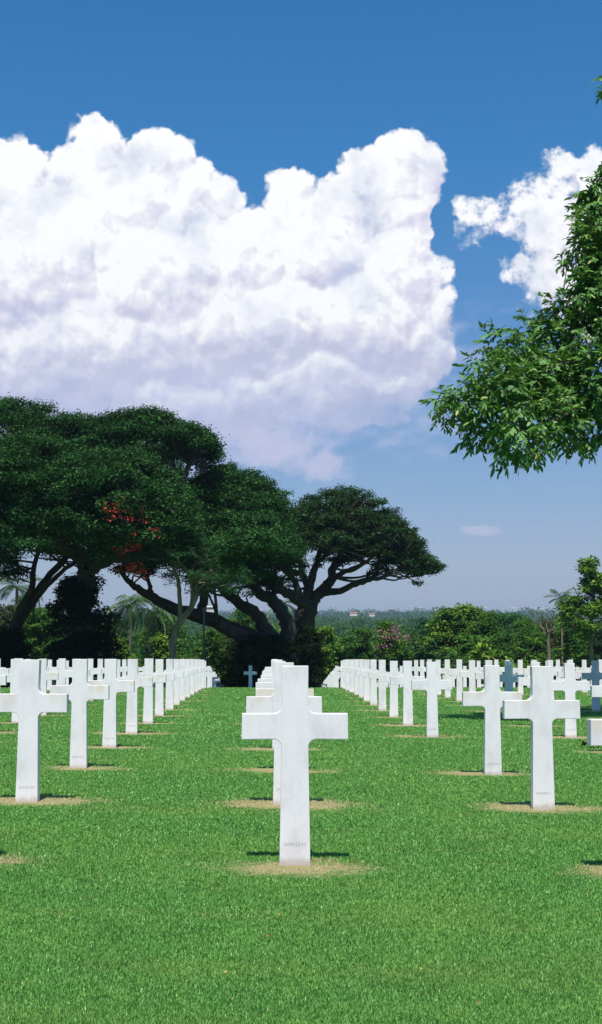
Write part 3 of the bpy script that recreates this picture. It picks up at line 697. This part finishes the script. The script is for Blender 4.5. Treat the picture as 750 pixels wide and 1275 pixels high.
# ------------------------------------------------------------------ near tree whose bough hangs in from the side
def near_tree():
    bx, by = 11.2, 27.0
    root = empty('mahogany_tree', (bx, by, g1(bx, by)), 'near tree beyond the right edge, its leafy bough hanging into the picture', 'tree')
    tb = Tubes()
    def P(px, py, Y): p = at(px, py, Y); return [p.x, p.y, p.z]
    fork = [bx - .1, by, 4.0]
    specs = [([[bx, by, -.4], [bx + .05, by, 1.5], fork, [bx, by, 7], [bx + .2, by + .2, 11]], [.36, .30, .27, .2, .1]),
             ([fork, P(880, 480, 26.5), P(790, 440, 26), P(720, 450, 25.5), P(650, 470, 25.2), P(590, 490, 25)], [.17, .13, .09, .06, .035, .015]),
             ([[bx, by, 6], P(850, 330, 27), P(780, 300, 26.5), P(735, 270, 26)], [.14, .1, .06, .02]),
             ([P(790, 440, 26), P(730, 500, 25), P(660, 540, 24.6), P(620, 560, 24.5)], [.07, .05, .03, .012]),
             ([P(790, 440, 26), P(735, 410, 26.5), P(680, 400, 26.5)], [.07, .05, .02]),
             ([[bx, by, 5.5], [bx - 1, by + 4, 7.5], [bx - 2, by + 8, 8.5]], [.16, .1, .04]), ([[bx, by, 5.5], [bx + 2, by - 3, 8], [bx + 4, by - 4, 9]], [.16, .1, .04])]
    nd, nr = [], []
    for p, r in specs:
        path = spline(p, 6); rr = np.interp(np.linspace(0, len(r) - 1, len(path)), range(len(r)), r)
        tb.add(path, rr, 8, .04); nd += list(path); nr += list(rr)
    # leafy puffs: px, py, Y, radius px
    B = [(560,505,25,22),(585,495,25,30),(612,470,25,34),(600,520,24.8,30),(640,450,25.4,40),(625,500,24.6,36),(650,490,25,42),(650,535,24.6,34),(630,560,24.4,20),
         (690,430,25.8,44),(668,410,26,30),(700,480,25.2,46),(690,520,25,36),(735,420,26,46),(745,470,25.6,46),(735,520,25.2,38),(660,552,24.6,16),(618,425,25.4,22),(700,385,26.2,22),
         (740,375,26.4,30),(735,335,26.4,22),(742,300,26.4,26),(738,255,26.5,26),(752,245,26.5,30),(712,318,26.4,10),(725,275,26.5,14),(770,330,26.5,50),(790,400,26,60),(800,480,26,60),
         (805,300,26.5,60),(830,230,27,60),(780,220,27,30),(758,100,27,9),(790,110,27,36),(765,155,27,10),(850,130,27,70),(880,350,27,80),(870,450,26.5,70),(745,235,26.2,24),(738,310,26.2,28),(745,345,26.2,30),(728,300,26.2,14),(748,280,26.4,34),(732,362,26,24),(700,455,25.6,30),(660,455,25.2,30),(715,500,25,34),(715,545,25,18),(590,545,24.7,16),(636,568,24.5,10),(547,503,24.9,10)]
    cs = np.array([P(a, b, Y + random.uniform(-.6, .6)) for a, b, Y, r in B]); rs = np.array([[r / F * Y, r / F * Y * .9, r / F * Y] for a, b, Y, r in B])
    # rest of the crown, out of the picture
    ex = []
    for k in range(85):
        a = random.uniform(0, 2 * math.pi); rr = math.sqrt(random.random()) * 6.6
        x, y = bx + .2 + rr * math.cos(a), by + 5 + rr * 1.7 * math.sin(a); z = 6.2 + random.random() * 5.5 * (1 - (rr / 7.5) ** 2)
        if project((x, y, z))[0] > 800 + 30 or project((x, y, z))[1] < -60: ex.append([x, y, z])
    ex = np.array(ex)
    allc = np.concatenate([cs, ex]); allr = np.concatenate([rs, np.tile([[.95, .95, .7]], (len(ex), 1))])
    branches(tb, nd, nr, [c for c in allc if project(c)[0] > 800 or project(c)[1] > 240], r_end=.006, maxr=.035, seg=5)
    # twigs: every twig carries a compound spray of leaflets
    Ps, Ds, Ns, Ls, Ws, Ts = [], [], [], [], [], []
    vol = np.prod(allr, 1) ** (2 / 3); cnt = np.maximum(6, (vol / .26 * 82)).astype(int)
    for i in range(len(allc)):
        k = int(cnt[i] * (1.0 if i < len(cs) else .3))
        d = unit(rng.normal(size=(k, 3))); r = rng.uniform(.3, 1.0, (k, 1)) ** .5
        s = allc[i] + d * r * allr[i] * .92
        ax = unit(d * .8 + rng.normal(size=(k, 3)) * .55 + np.array([0, 0, -.18]))
        lt = rng.normal(0, .13, k)
        if i < len(cs):
            for m in range(0, k, 6): tb.add(np.array([s[m] - ax[m] * .3 * allr[i].min() , s[m], s[m] + ax[m] * .22 - np.array([0, 0, .04])]), [.008, .005, .002], 3)
        nl = 9
        for q_ in range(nl):
            tt = q_ / (nl - 1); side = (-1 if q_ % 2 else 1)
            perp = unit(np.cross(ax, np.array([0, 0, 1.0]) + rng.normal(size=(k, 3)) * .25))
            pos = s + ax * (.24 * tt) - np.array([0, 0, .05]) * tt ** 2
            dd = unit(perp * side * (.8 if q_ < nl - 1 else .1) + ax * (.55 + .5 * tt) + rng.normal(size=(k, 3)) * .22 + np.array([0, 0, -.28]))
            Ps.append(pos); Ds.append(dd); Ns.append(unit(np.array([0, 0, .9]) + d * .4 + rng.normal(size=(k, 3)) * .4))
            Ls.append(rng.uniform(.10, .165, k)); Ws.append(rng.uniform(.046, .068, k)); Ts.append(np.clip(.48 + lt + rng.normal(0, .16, k), 0, .95))
    T = np.concatenate(Ts); T[rng.random(len(T)) < .012] = 1
    o = tb.build('trunk', M_twig, root); sticky(o, root)
    o = leaves('crown', np.concatenate(Ps), np.concatenate(Ds), np.concatenate(Ns), np.concatenate(Ls), np.concatenate(Ws), T, M_near, root, SH6, .22); sticky(o, root)
near_tree()

# ------------------------------------------------------------------ shrubs, palms and small trees behind the graves
def blob_shrub(name, label, px, top, hw, Y, mat, bark=None, base_py=None, leaf=(.16, .10), dens=1.0, group=None, flowers=None, cat='shrub', fill=1.0):
    b = gb(px, Y); root = empty(name, b, label, cat, group)
    tz = at(px, top, Y).z; h = tz - b[2]; rx = hw / F * Y
    n = int(16 + 10 * rx * h * .5 * fill)
    cen, rad = [], []
    for k in range(n):
        u = random.random(); a = random.uniform(0, 2 * math.pi); rr = math.sqrt(random.random())
        z = b[2] + h * (.12 + .80 * u); env = math.sqrt(max(.05, 1 - (max(0, u - .35) / .72) ** 2)) * (.75 + .25 * min(1, u * 4))
        pr = random.uniform(.45, .85) * min(1, rx * .45)
        x = b[0] + (rx - pr * .6) * env * rr * math.cos(a); y = Y + rx * .8 * env * rr * math.sin(a)
        cen.append([x, y, min(z, tz - pr * .5)]); rad.append([pr, pr, pr * .75])
    cen = np.array(cen); rad = np.array(rad)
    tb = Tubes()
    for k in range(4):
        t = cen[rng.integers(len(cen))]; s = np.array(b) + np.array([random.uniform(-.3, .3) * rx * .5, random.uniform(-.2, .2), -.1])
        tb.add(spline([s, (s + t) / 2 + rng.normal(0, .1, 3), t], 4), np.linspace(.09, .03, 9), 5)
    branches(tb, [s, cen.mean(0)], [.07, .06], cen, frac=.5)
    sticky(tb.build('stem', bark or M_bark, root), root)
    o = leaves('foliage', *puff_leaves(cen, rad, int(11 * dens), int(14 * dens), .24, leaf[0], leaf[1], up=.62, droop=.3), mat, root, SH4); sticky(o, root)
    if flowers:
        fc = []
        for (fx, fy) in flowers[1]: fc.append(list(at(fx, fy, Y - rx * .8)))
        fc = np.array(fc); o = leaves('blossom', *puff_leaves(fc, np.tile([[.34, .3, .28]], (len(fc), 1)), 5, 6, .12, .13, .08), flowers[0], root); sticky(o, root)
    return root
def strap_plant(name, label, px, top, hw, Y, mat, n=60, L=1.6, W=.26, cat='plant', group=None):
    """big plant of long arching blades (banana, heliconia): clusters of leaves on several stems"""
    b = gb(px, Y); root = empty(name, b, label, cat, group); tz = at(px, top, Y).z; h = tz - b[2]; rx = hw / F * Y
    tb = Tubes(); V, Q, T = [], [], []; nv = 0; K = 6
    stems = max(5, int(rx * 3.2))
    for s_ in range(stems):
        a = random.uniform(0, 2 * math.pi); rr = math.sqrt(random.random())
        sx_, sy_ = b[0] + rx * .85 * rr * math.cos(a), Y + rx * .7 * rr * math.sin(a); sh = h * random.uniform(.45, .86) * (1 - .25 * rr)
        z0 = g1(sx_, sy_); lean = rng.normal(0, .15, 2)
        tip = np.array([sx_ + lean[0] * sh, sy_ + lean[1] * sh, z0 + sh])
        tb.add(spline([[sx_, sy_, z0 - .1], [sx_ + lean[0] * .3, sy_, z0 + sh * .5], tip], 4), np.linspace(.08, .04, 9), 5)
        m = n // stems + random.randint(0, 3); st = random.gauss(0, .12)
        for k in range(m):
            zf = random.uniform(.25, 1) ** .6; p0 = np.array([sx_ + lean[0] * sh * zf, sy_ + lean[1] * sh * zf, z0 + sh * zf])
            az_ = random.uniform(0, 2 * math.pi); e0 = random.uniform(.5, 1.35); l = L * random.uniform(.6, 1.15); w = W * random.uniform(.7, 1.2)
            hd = np.array([math.cos(az_), math.sin(az_), 0]); sd_ = np.array([-math.sin(az_), math.cos(az_), 0])
            p = p0.copy(); e = e0; tn = min(1, max(0, .46 + st + random.gauss(0, .17))); tn = 1 if random.random() < .03 else min(tn, .95)
            for i in range(K):
                t = i / (K - 1); ww = w * math.sin(math.pi * (.08 + .88 * t)) ** .7 * .5
                roll = .35 * np.array([0, 0, 1.0])
                V += [p - sd_ * ww, p + np.array([0, 0, -ww * .35]), p + sd_ * ww]; T += [tn] * 3
                if i < K - 1:
                    for c in (0, 1): q0 = nv + i * 3 + c; Q += [q0, q0 + 1, q0 + 4, q0 + 3]
                d = hd * math.cos(e) + np.array([0, 0, math.sin(e)]); p = p + d * l / (K - 1); e -= random.uniform(.25, .5)
            nv += K * 3
    sticky(tb.build('stem', M_twig, root), root)
    me = np_mesh('foliage', np.array(V), np.array(Q), 4, np.array(T)); sticky(link('foliage', me, mat, root), root)
    return root
def palm(name, label, px, top, Y, frond=1.8, nf=16, mat=None, trunk_r=.11, group=None, droop=1.0, lean=0.0, barkm=None):
    b = gb(px, Y); root = empty(name, b, label, 'palm', group); tz = at(px, top, Y).z - frond * .35
    tb = Tubes(); tb.add(spline([[b[0], Y, b[2] - .2], [b[0] + lean * .4, Y, (b[2] + tz) / 2], [b[0] + lean, Y, tz]], 5), np.linspace(trunk_r * 1.2, trunk_r * .8, 11), 7, .05)
    sticky(tb.build('trunk', barkm or M_barkl, root), root)
    fr = Tubes(); P_, D_, N_, L_, W_, T_ = [], [], [], [], [], []
    for k in range(nf):
        a = 2 * math.pi * k / nf * 2.4 + random.uniform(-.2, .2); e = random.uniform(-.25, 1.25); l = frond * random.uniform(.8, 1.15); hd = np.array([math.cos(a), math.sin(a), 0])
        p = np.array([b[0] + lean, Y, tz]); path = [p.copy()]; ft = random.gauss(0, .12)
        for i in range(10):
            d = hd * math.cos(e) + np.array([0, 0, math.sin(e)])
            p = p + d * l / 10; path.append(p.copy()); e -= .16 * droop
            for sgn in (-1, 1):
                for h_ in (0, .5):
                    sdv = np.array([-hd[1], hd[0], 0]) * sgn
                    P_.append(p + d * l / 10 * h_); D_.append(sdv * .8 + d * .55 + np.array([0, 0, -.45])); N_.append(np.array([0, 0, 1.0]) + sdv * .3)
                    L_.append(l * .30 * math.sin(math.pi * (.12 + .8 * i / 10)) + .05); W_.append(.055 * frond / 1.8); T_.append(min(.97, max(0, .5 + ft + random.gauss(0, .12))))
        fr.add(np.array(path), np.linspace(.02, .006, len(path)), 3)
    sticky(fr.build('frond_stalk', M_palm, root), root)
    o = leaves('crown', np.array(P_), np.array(D_), np.array(N_), np.array(L_), np.array(W_), np.array(T_), mat or M_palm, root); sticky(o, root)

TS = blob_shrub
# left side, seen beneath the big crowns
TS('leafy_bush', 'rounded sunlit bush between the slender leaning stems and the vine-wrapped trunk', 52, 752, 40, 104, M_shr, leaf=(.2, .15), dens=1.2)
TS('leafy_bush', 'low bush at the left edge behind the leaning stems', 4, 742, 22, 106, M_olive)
palm('palm_tree', 'small palm at the left edge seen between slender stems', 20, 718, 86, 2.0, 14)
TS('leafy_bush', 'tall green bush just above the round sunlit bush', 28, 732, 24, 108, M_shr)
palm('palm_tree', 'drooping grey-green palm right of the vine-wrapped trunk', 163, 738, 106, 2.7, 20, droop=1.35, trunk_r=.14)
palm('palm_tree', 'second drooping palm beside the pale crooked trunk', 186, 748, 108, 2.3, 16, droop=1.2)
strap_plant('banana_plant', 'clump of broad arching leaves at the foot of the drooping palm', 160, 785, 26, 102, M_shy, 60)
TS('yellow_bush', 'pale yellow-leaved bush below the pale crooked trunk', 206, 788, 24, 101, M_shy, leaf=(.22, .16))
strap_plant('banana_plant', 'dark arching-leaved clump right of the yellow-leaved bush', 240, 788, 22, 103, M_shr, 50)
TS('leafy_bush', 'green bush under the heavy low limb by the slim pole', 262, 772, 24, 100, M_shr)
TS('scrub_bush', 'brownish scrub bush under the sweeping limb', 285, 782, 24, 104, M_olive)
TS('leafy_bush', 'green bush filling the gap behind the drooping palms', 200, 752, 34, 112, M_shr)
TS('leafy_bush', 'dark bush filling the gap beside the vine-wrapped trunk', 142, 760, 24, 108, M_shr)
TS('flowering_bush', 'pink-flowering bush glimpsed through the dark limbs', 326, 760, 18, 108, M_shr, flowers=(M_pink, [(322, 768), (328, 764), (332, 772), (318, 762)]))
TS('leafy_bush', 'bush behind the fork of the dark limbs', 305, 748, 24, 114, M_shr)
palm('palm_tree', 'short palm glimpsed behind the umbrella-shaped tree trunk', 352, 742, 110, 1.8, 14)
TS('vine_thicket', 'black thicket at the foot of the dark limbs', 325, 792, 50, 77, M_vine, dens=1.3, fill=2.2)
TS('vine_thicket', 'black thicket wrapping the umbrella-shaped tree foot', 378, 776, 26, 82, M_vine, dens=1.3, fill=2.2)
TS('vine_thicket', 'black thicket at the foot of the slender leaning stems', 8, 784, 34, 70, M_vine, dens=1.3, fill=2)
# middle, between the umbrella tree and the tall shrubs
TS('leafy_bush', 'bright green creeper bush right of the umbrella-shaped tree trunk', 404, 778, 26, 103, M_shy, leaf=(.18, .14))
strap_plant('heliconia_plant', 'arching-leaved plant at the foot of the bright creeper bush', 425, 795, 22, 92, M_shr, 50)
TS('leafy_bush', 'mid green bush left of the pink-flowering shrub', 448, 778, 28, 106, M_shr)
TS('flowering_bush', 'shrub with sprays of pink flowers in front of the woods', 487, 770, 27, 98, M_shy, flowers=(M_pink, [(478, 795), (484, 789), (492, 784), (498, 792), (490, 797), (481, 803), (504, 795), (474, 806), (476, 787), (495, 786), (486, 795), (508, 797)]))
strap_plant('heliconia_plant', 'dark arching-leaved plant under the pink-flowering shrub', 486, 802, 26, 90, M_shd, 60)
strap_plant('heliconia_plant', 'dark arching-leaved plant beneath the mid green bush', 455, 804, 20, 89, M_shd, 46)
# right: tall shrubs and palms
strap_plant('banana_plant', 'tall dark plant of long glossy leaves nearest the pink shrub', 542, 757, 26, 96, M_shd, 110, 1.7, .22)
strap_plant('banana_plant', 'tall yellow-green leafed plant in the middle of the shrub bank', 582, 754, 30, 98, M_shr, 120, 1.6, .24)
TS('leafy_tree', 'dense rounded tree topping the shrub bank', 575, 751, 54, 108, M_shy, fill=1.5, leaf=(.26, .16), cat='tree')
strap_plant('banana_plant', 'light yellow-leaved plant right of the shrub bank middle', 618, 765, 26, 96, M_shy, 100, 1.5, .24)
TS('leafy_bush', 'dark green bush behind the light yellow-leaved plant', 632, 758, 42, 112, M_shd, fill=1.5)
strap_plant('heliconia_plant', 'low dark plant under the tall glossy-leaved plant', 532, 800, 26, 89, M_shd, 60)
strap_plant('heliconia_plant', 'low arching plant in front of the rounded tree', 580, 800, 28, 89, M_shr, 60)
strap_plant('heliconia_plant', 'low arching plant with pale leaf tips right of the rounded tree', 630, 800, 28, 89, M_shy, 60)
TS('leafy_bush', 'low bush beside the bare-branched tree', 662, 780, 30, 99, M_shr, fill=1.5)
palm('palm_tree', 'slim palm rising over the bushes left of the thin-trunked tree', 700, 739, 100, 1.05, 18, trunk_r=.07, droop=.7)
TS('leafy_bush', 'tall bush between the slim palm and the thin-trunked tree', 714, 752, 28, 106, M_shr, fill=1.4)
strap_plant('banana_plant', 'broad-leaved plant below the slim palm', 700, 782, 26, 94, M_shy, 80)
strap_plant('heliconia_plant', 'dark broad-leaved plant at the right edge', 738, 795, 24, 91, M_shd, 60)
TS('leafy_bush', 'dark bush closing the shrub bank at the right edge', 750, 765, 26, 106, M_shd)
TS('leafy_bush', 'broad dark bush closing the shrub bank behind the tall glossy-leaved plant', 530, 764, 30, 114, M_shd, fill=1.4)
TS('leafy_bush', 'green bush between the rounded tree and the light yellow-leaved plant', 606, 757, 30, 106, M_shr, fill=1.4)
TS('leafy_bush', 'green bush just left of the bare-branched tree', 656, 765, 26, 104, M_shr, fill=1.4)
TS('leafy_bush', 'bright bush glimpsed behind the black thicket and dark limbs', 330, 772, 30, 118, M_shy)
TS('leafy_bush', 'bright bush glimpsed above the sweeping low limb by the shorter pole', 288, 765, 26, 120, M_shy)
TS('leafy_bush', 'bright low bush right of the vine-wrapped trunk foot', 148, 790, 20, 100, M_shy)
TS('scrub_bush', 'brownish-green bush behind the bare-branched tree', 684, 770, 30, 110, M_olive, fill=1.4)
# thin-trunked tree with yellowish fruits at the right
Y6 = 90
tree('fruit_tree', 'thin-trunked light green tree at the right edge dotted with yellow fruit', 'tree', gb(737, Y6),
     [[(737, pg(737, Y6) + 4, Y6, .14), (736, 800, Y6, .12), (738, 760, Y6, .1), (740, 725, Y6, .07), (736, 700, Y6, .04)],
      [(738, 770, Y6, .07), (722, 745, Y6, .05), (714, 730, Y6, .03)], [(738, 760, Y6, .07), (756, 740, Y6, .05), (770, 722, Y6, .03)]],
     [(734, 10, 691, 712, Y6, .8, 10, .26), (741, 22, 712, 745, Y6, 1.4, 24, .34), (722, 28, 738, 775, Y6, 1.6, 26, .38), (750, 30, 742, 795, Y6, 1.8, 34, .42), (770, 26, 720, 760, Y6, 2, 16, .4)],
     M_shy, M_barkl, sub=8, nleaf=11, subr=.2, ll=.26, lw=.12, branch_frac=1, puff_n=1, puff_s=1)
# bare-branched tree
def bare_tree(px, Y, top, label, spread=26):
    b = gb(px, Y); root = empty('bare_tree', b, label, 'tree'); tb = Tubes(); bb = at(px - 3, 800, Y)
    fork = at(px - 3, 788, Y); tb.add(spline([[b[0], Y, b[2] - .1], [bb.x, Y, bb.z], list(fork)], 5), np.linspace(.12, .08, 11), 7, .05)
    cen = []
    for k in range(11):
        ex, ey = px - 3 + random.uniform(-1, 1) * spread, top + abs(random.gauss(0, 12))
        e = np.array(list(at(ex, ey, Y + random.uniform(-1.5, 1.5)))); m = (np.array(fork) * .55 + e * .45) + np.array([(e[0] - fork.x) * .15, 0, -.1])
        path = spline([list(fork), m, e], 5); tb.add(path, np.linspace(.04, .008, len(path)), 4)
        for q_ in range(3):
            s = path[6 + q_]; t = s + (e - np.array(fork)) * .28 + rng.normal(0, .22, 3); tb.add(np.array([s, (s + t) / 2, t]), [.012, .008, .004], 3)
            cen.append(t)
    sticky(tb.build('trunk', M_barkl, root), root)
    cen = np.array(cen); o = leaves('crown', *puff_leaves(cen, np.tile([[.2, .2, .14]], (len(cen), 1)), 2, 4, .12, .14, .08), M_olive, root); sticky(o, root)
bare_tree(686, 92, 758, 'small grey tree with almost bare fanning branches above the shrubs')

# slim poles
for px, top, Y, lab in ((254, 762, 78, 'slim grey pole standing by the sweeping low limb'), (294, 785, 84, 'shorter slim grey pole beneath the dark limbs')):
    b = gb(px, Y); tz = at(px, top, Y).z; root = empty('lamp_post', b, lab, 'pole')
    tb = Tubes(); tb.add(np.array([[b[0], Y, b[2] - .2], [b[0], Y, (b[2] + tz) / 2], [b[0], Y, tz]]), [.075, .06, .05], 10); sticky(tb.build('pole', M_pole, root), root)
    tb = Tubes(); tb.add(np.array([[b[0], Y, tz], [b[0], Y, tz + .06], [b[0], Y, tz + .2], [b[0], Y, tz + .24]]), [.06, .14, .11, .03], 10); sticky(tb.build('lamp_head', M_pole, root), root)

# ------------------------------------------------------------------ woods beyond (one mass nobody could count)
def woods():
    N = 6500
    # even over the picture: sample distance by depression, then jitter
    Y = 118 * (4600 / 118) ** (rng.random(N) ** 1.15)
    X = rng.uniform(-.36, .38, N) * Y
    X = X + 0
    pr = np.clip(1.3 + Y * .0050, 1.3, 15) * rng.uniform(.7, 1.3, N)
    z = gnd(X, Y) + np.clip(3.2 + Y * .008, 0, 10) * rng.uniform(.5, 1.25, N)
    cen = np.stack([X, Y, z], -1); rad = np.stack([pr, pr, pr * .62], -1)
    k = 70
    d = unit(rng.normal(size=(N, k, 3))); d[..., 2] = np.abs(d[..., 2]) * np.where(rng.random((N, k)) < .85, 1, -1)
    P = (cen[:, None] + d * rad[:, None] * rng.uniform(.75, 1.05, (N, k, 1))).reshape(-1, 3); dn = d.reshape(-1, 3)
    Nn = unit(dn * .7 + np.array([0, 0, .5]) + rng.normal(size=P.shape) * .4); D = rng.normal(size=P.shape)
    L = np.repeat(pr, k) * rng.uniform(.15, .30, N * k); tone = np.clip(.45 + np.repeat(rng.normal(0, .17, N), k) + rng.normal(0, .16, N * k), 0, 1)
    o = leaves('woods', P, D, Nn, L, L * .7, tone, M_wood, None, SH4)
    tag(o, 'green woods filling the valley and fading towards the far hills', 'woods', kind='stuff')
woods()

# ------------------------------------------------------------------ far houses
import bmesh
def house(px, py, Y, w, h, d, label, red=False):
    p = at(px, py, Y); zb = p.z - h * .9
    root = empty('far_house', (p.x, Y, zb), label, 'house', 'tiny pale houses on the far ridge')
    bm = bmesh.new()
    bmesh.ops.create_cube(bm, size=1); bmesh.ops.scale(bm, vec=(w, d, h), verts=bm.verts); bmesh.ops.translate(bm, vec=(0, 0, h / 2), verts=bm.verts)
    me = bpy.data.meshes.new('wall'); bm.to_mesh(me); bm.free(); link('wall', me, M_wall, root)
    bm = bmesh.new(); hw_, hd_, rh = w / 2 * 1.06, d / 2 * 1.08, h * .38
    vs = [bm.verts.new(c) for c in ((-hw_, -hd_, h + .02), (hw_, -hd_, h + .02), (hw_, hd_, h + .02), (-hw_, hd_, h + .02), (-hw_, 0, h + rh), (hw_, 0, h + rh))]
    for f in ((0, 1, 5, 4), (2, 3, 4, 5), (0, 4, 3), (1, 2, 5), (3, 2, 1, 0)): bm.faces.new([vs[i] for i in f])
    me = bpy.data.meshes.new('roof'); bm.to_mesh(me); bm.free(); link('roof', me, M_roof if red else M_wall, root)
HS = [(606, 757, 'leftmost tiny pale house on the far ridge, alone above the shrub bank'), (640, 757.5, 'long white building starting the row on the far ridge'), (652, 757, 'second white building of the row on the far ridge'),
      (664, 757.5, 'third white building of the row on the far ridge'), (676, 758, 'last white building of the row, above the bare-branched tree'), (513, 756, 'tiny pale house on the far ridge left of the shrub bank'), (524, 757, 'tiny pale house touching the shrub bank top')]
for i, (px, py, lab) in enumerate(HS): house(px, py, 4500 + 60 * i, 24 if 1 <= i <= 4 else 12, 5, 12, lab, red=(i in (2,)))
house(263, 757.5, 150, 1.3, .5, 3, 'pale house wall glimpsed under the heavy low limb')
house(440, 764, 900, 4.5, 1.8, 5, 'red-roofed house half sunk in the woods, nearer the umbrella-shaped tree', red=True)
house(463, 765, 900, 3.5, 1.6, 5, 'red-roofed house half sunk in the woods, nearer the pink shrub', red=True)

# ------------------------------------------------------------------ fallen leaves
def leaf_obj(name, X, Y, size, mat, label, cat='leaf', group=None, fold=.35):
    bm = bmesh.new(); n = 5; rows = []
    for i in range(n):
        t = i / (n - 1); w = .36 * math.sin(math.pi * (.06 + .88 * t)); z = .08 * math.sin(math.pi * t)
        rows.append([bm.verts.new((size * (t - .5), size * s * w, size * (z + fold * abs(s) * w))) for s in (-1, 0, 1)])
    for a, b_ in zip(rows, rows[1:]):
        for c in (0, 1): bm.faces.new((a[c], a[c + 1], b_[c + 1], b_[c]))
    me = bpy.data.meshes.new(name); bm.to_mesh(me); bm.free()
    o = link(name, me, mat); tag(o, label, cat, group); o.location = (X, Y, g1(X, Y) + .022 + .001 * Y); o.rotation_euler = (random.uniform(-.3, .3), random.uniform(-.3, .3), random.uniform(0, 6.28)); return o
def lawn_pt(px, py):
    Y = CAMH * F / (py - 818); return at(px, 818, Y).x, Y
for (px, py) in [(257, 1140), (303, 1131), (349, 1138), (335, 1164), (284, 1208), (297, 1232), (266, 1109), (104, 1009), (84, 965), (109, 965), (180, 910), (249, 907), (268, 898), (421, 893), (591, 1240), (700, 1160), (612, 1072), (626, 1072),
                 (456, 978), (483, 1000), (232, 1215), (455, 1260), (520, 1200), (60, 1150)]:
    x, y = lawn_pt(px, py); leaf_obj('fallen_leaf', x, y, .013 + .0011 * y, M_dead if random.random() < .7 else M_yl, 'small dry leaf fallen on the lawn', 'leaf', 'small dry leaves fallen on the lawn')
x, y = lawn_pt(546, 897); leaf_obj('fallen_leaf', x, y, .15, M_yl, 'larger bright yellow leaf lying behind the right-hand crosses')
root = None
x, y = lawn_pt(731, 925)
for k in range(1):
    bm = bmesh.new()
    for m_ in range(6):
        n = 6; a0 = random.uniform(0, 6.28); el0 = random.uniform(.2, 1.1); rows = []; l = random.uniform(.12, .19)
        for i in range(n):
            t = i / (n - 1); w = .055 * math.sin(math.pi * (.1 + .8 * t)); cxx = l * t; zz = .03 + l * t * math.sin(el0) - .12 * t * t
            rows.append([bm.verts.new((cxx * math.cos(a0) * .8 - s * w * math.sin(a0), cxx * math.sin(a0) * .8 + s * w * math.cos(a0), max(.0, zz) + abs(s) * w * .6)) for s in (-1, 0, 1)])
        for a, b_ in zip(rows, rows[1:]):
            for c in (0, 1): bm.faces.new((a[c], a[c + 1], b_[c + 1], b_[c]))
    me = bpy.data.meshes.new('crumpled_leaf'); bm.to_mesh(me); bm.free()
    o = link('crumpled_leaf', me, M_dead); tag(o, 'crumpled reddish-brown dead leaves heaped at a cross foot near the right edge', 'leaf'); o.location = (x, y, g1(x, y))

# ------------------------------------------------------------------ haze
if True:
    bm = bmesh.new(); bmesh.ops.create_cube(bm, size=1)
    bmesh.ops.scale(bm, vec=(9800, 12400, 290), verts=bm.verts); bmesh.ops.translate(bm, vec=(0, 5850, 290 / 2 - 12), verts=bm.verts)
    me = bpy.data.meshes.new('haze'); bm.to_mesh(me); bm.free()
    m, nt, out = newmat('haze_air'); pv = nt.nodes.new('ShaderNodeVolumePrincipled')
    pv.inputs['Color'].default_value = (.62, .78, 1, 1); pv.inputs['Density'].default_value = .00017; pv.inputs['Anisotropy'].default_value = .2
    nt.links.new(pv.outputs[0], out.inputs['Volume'])
    tag(link('haze', me, m), 'thin blue haze that pales the far woods and hills', 'haze', kind='stuff')

# ------------------------------------------------------------------ render settings
S.render.engine = 'CYCLES'
S.view_settings.view_transform = 'Standard'; S.view_settings.look = 'None'; S.view_settings.exposure = .45; S.view_settings.gamma = 1.0
S.view_settings.use_curve_mapping = False
cy = S.cycles; cy.use_denoising = True
try: cy.denoiser = 'OPENIMAGEDENOISE'
except Exception: pass
cy.max_bounces = 6; cy.diffuse_bounces = 3; cy.transmission_bounces = 4; cy.volume_bounces = 0; cy.transparent_max_bounces = 8
cy.caustics_reflective = False; cy.caustics_refractive = False
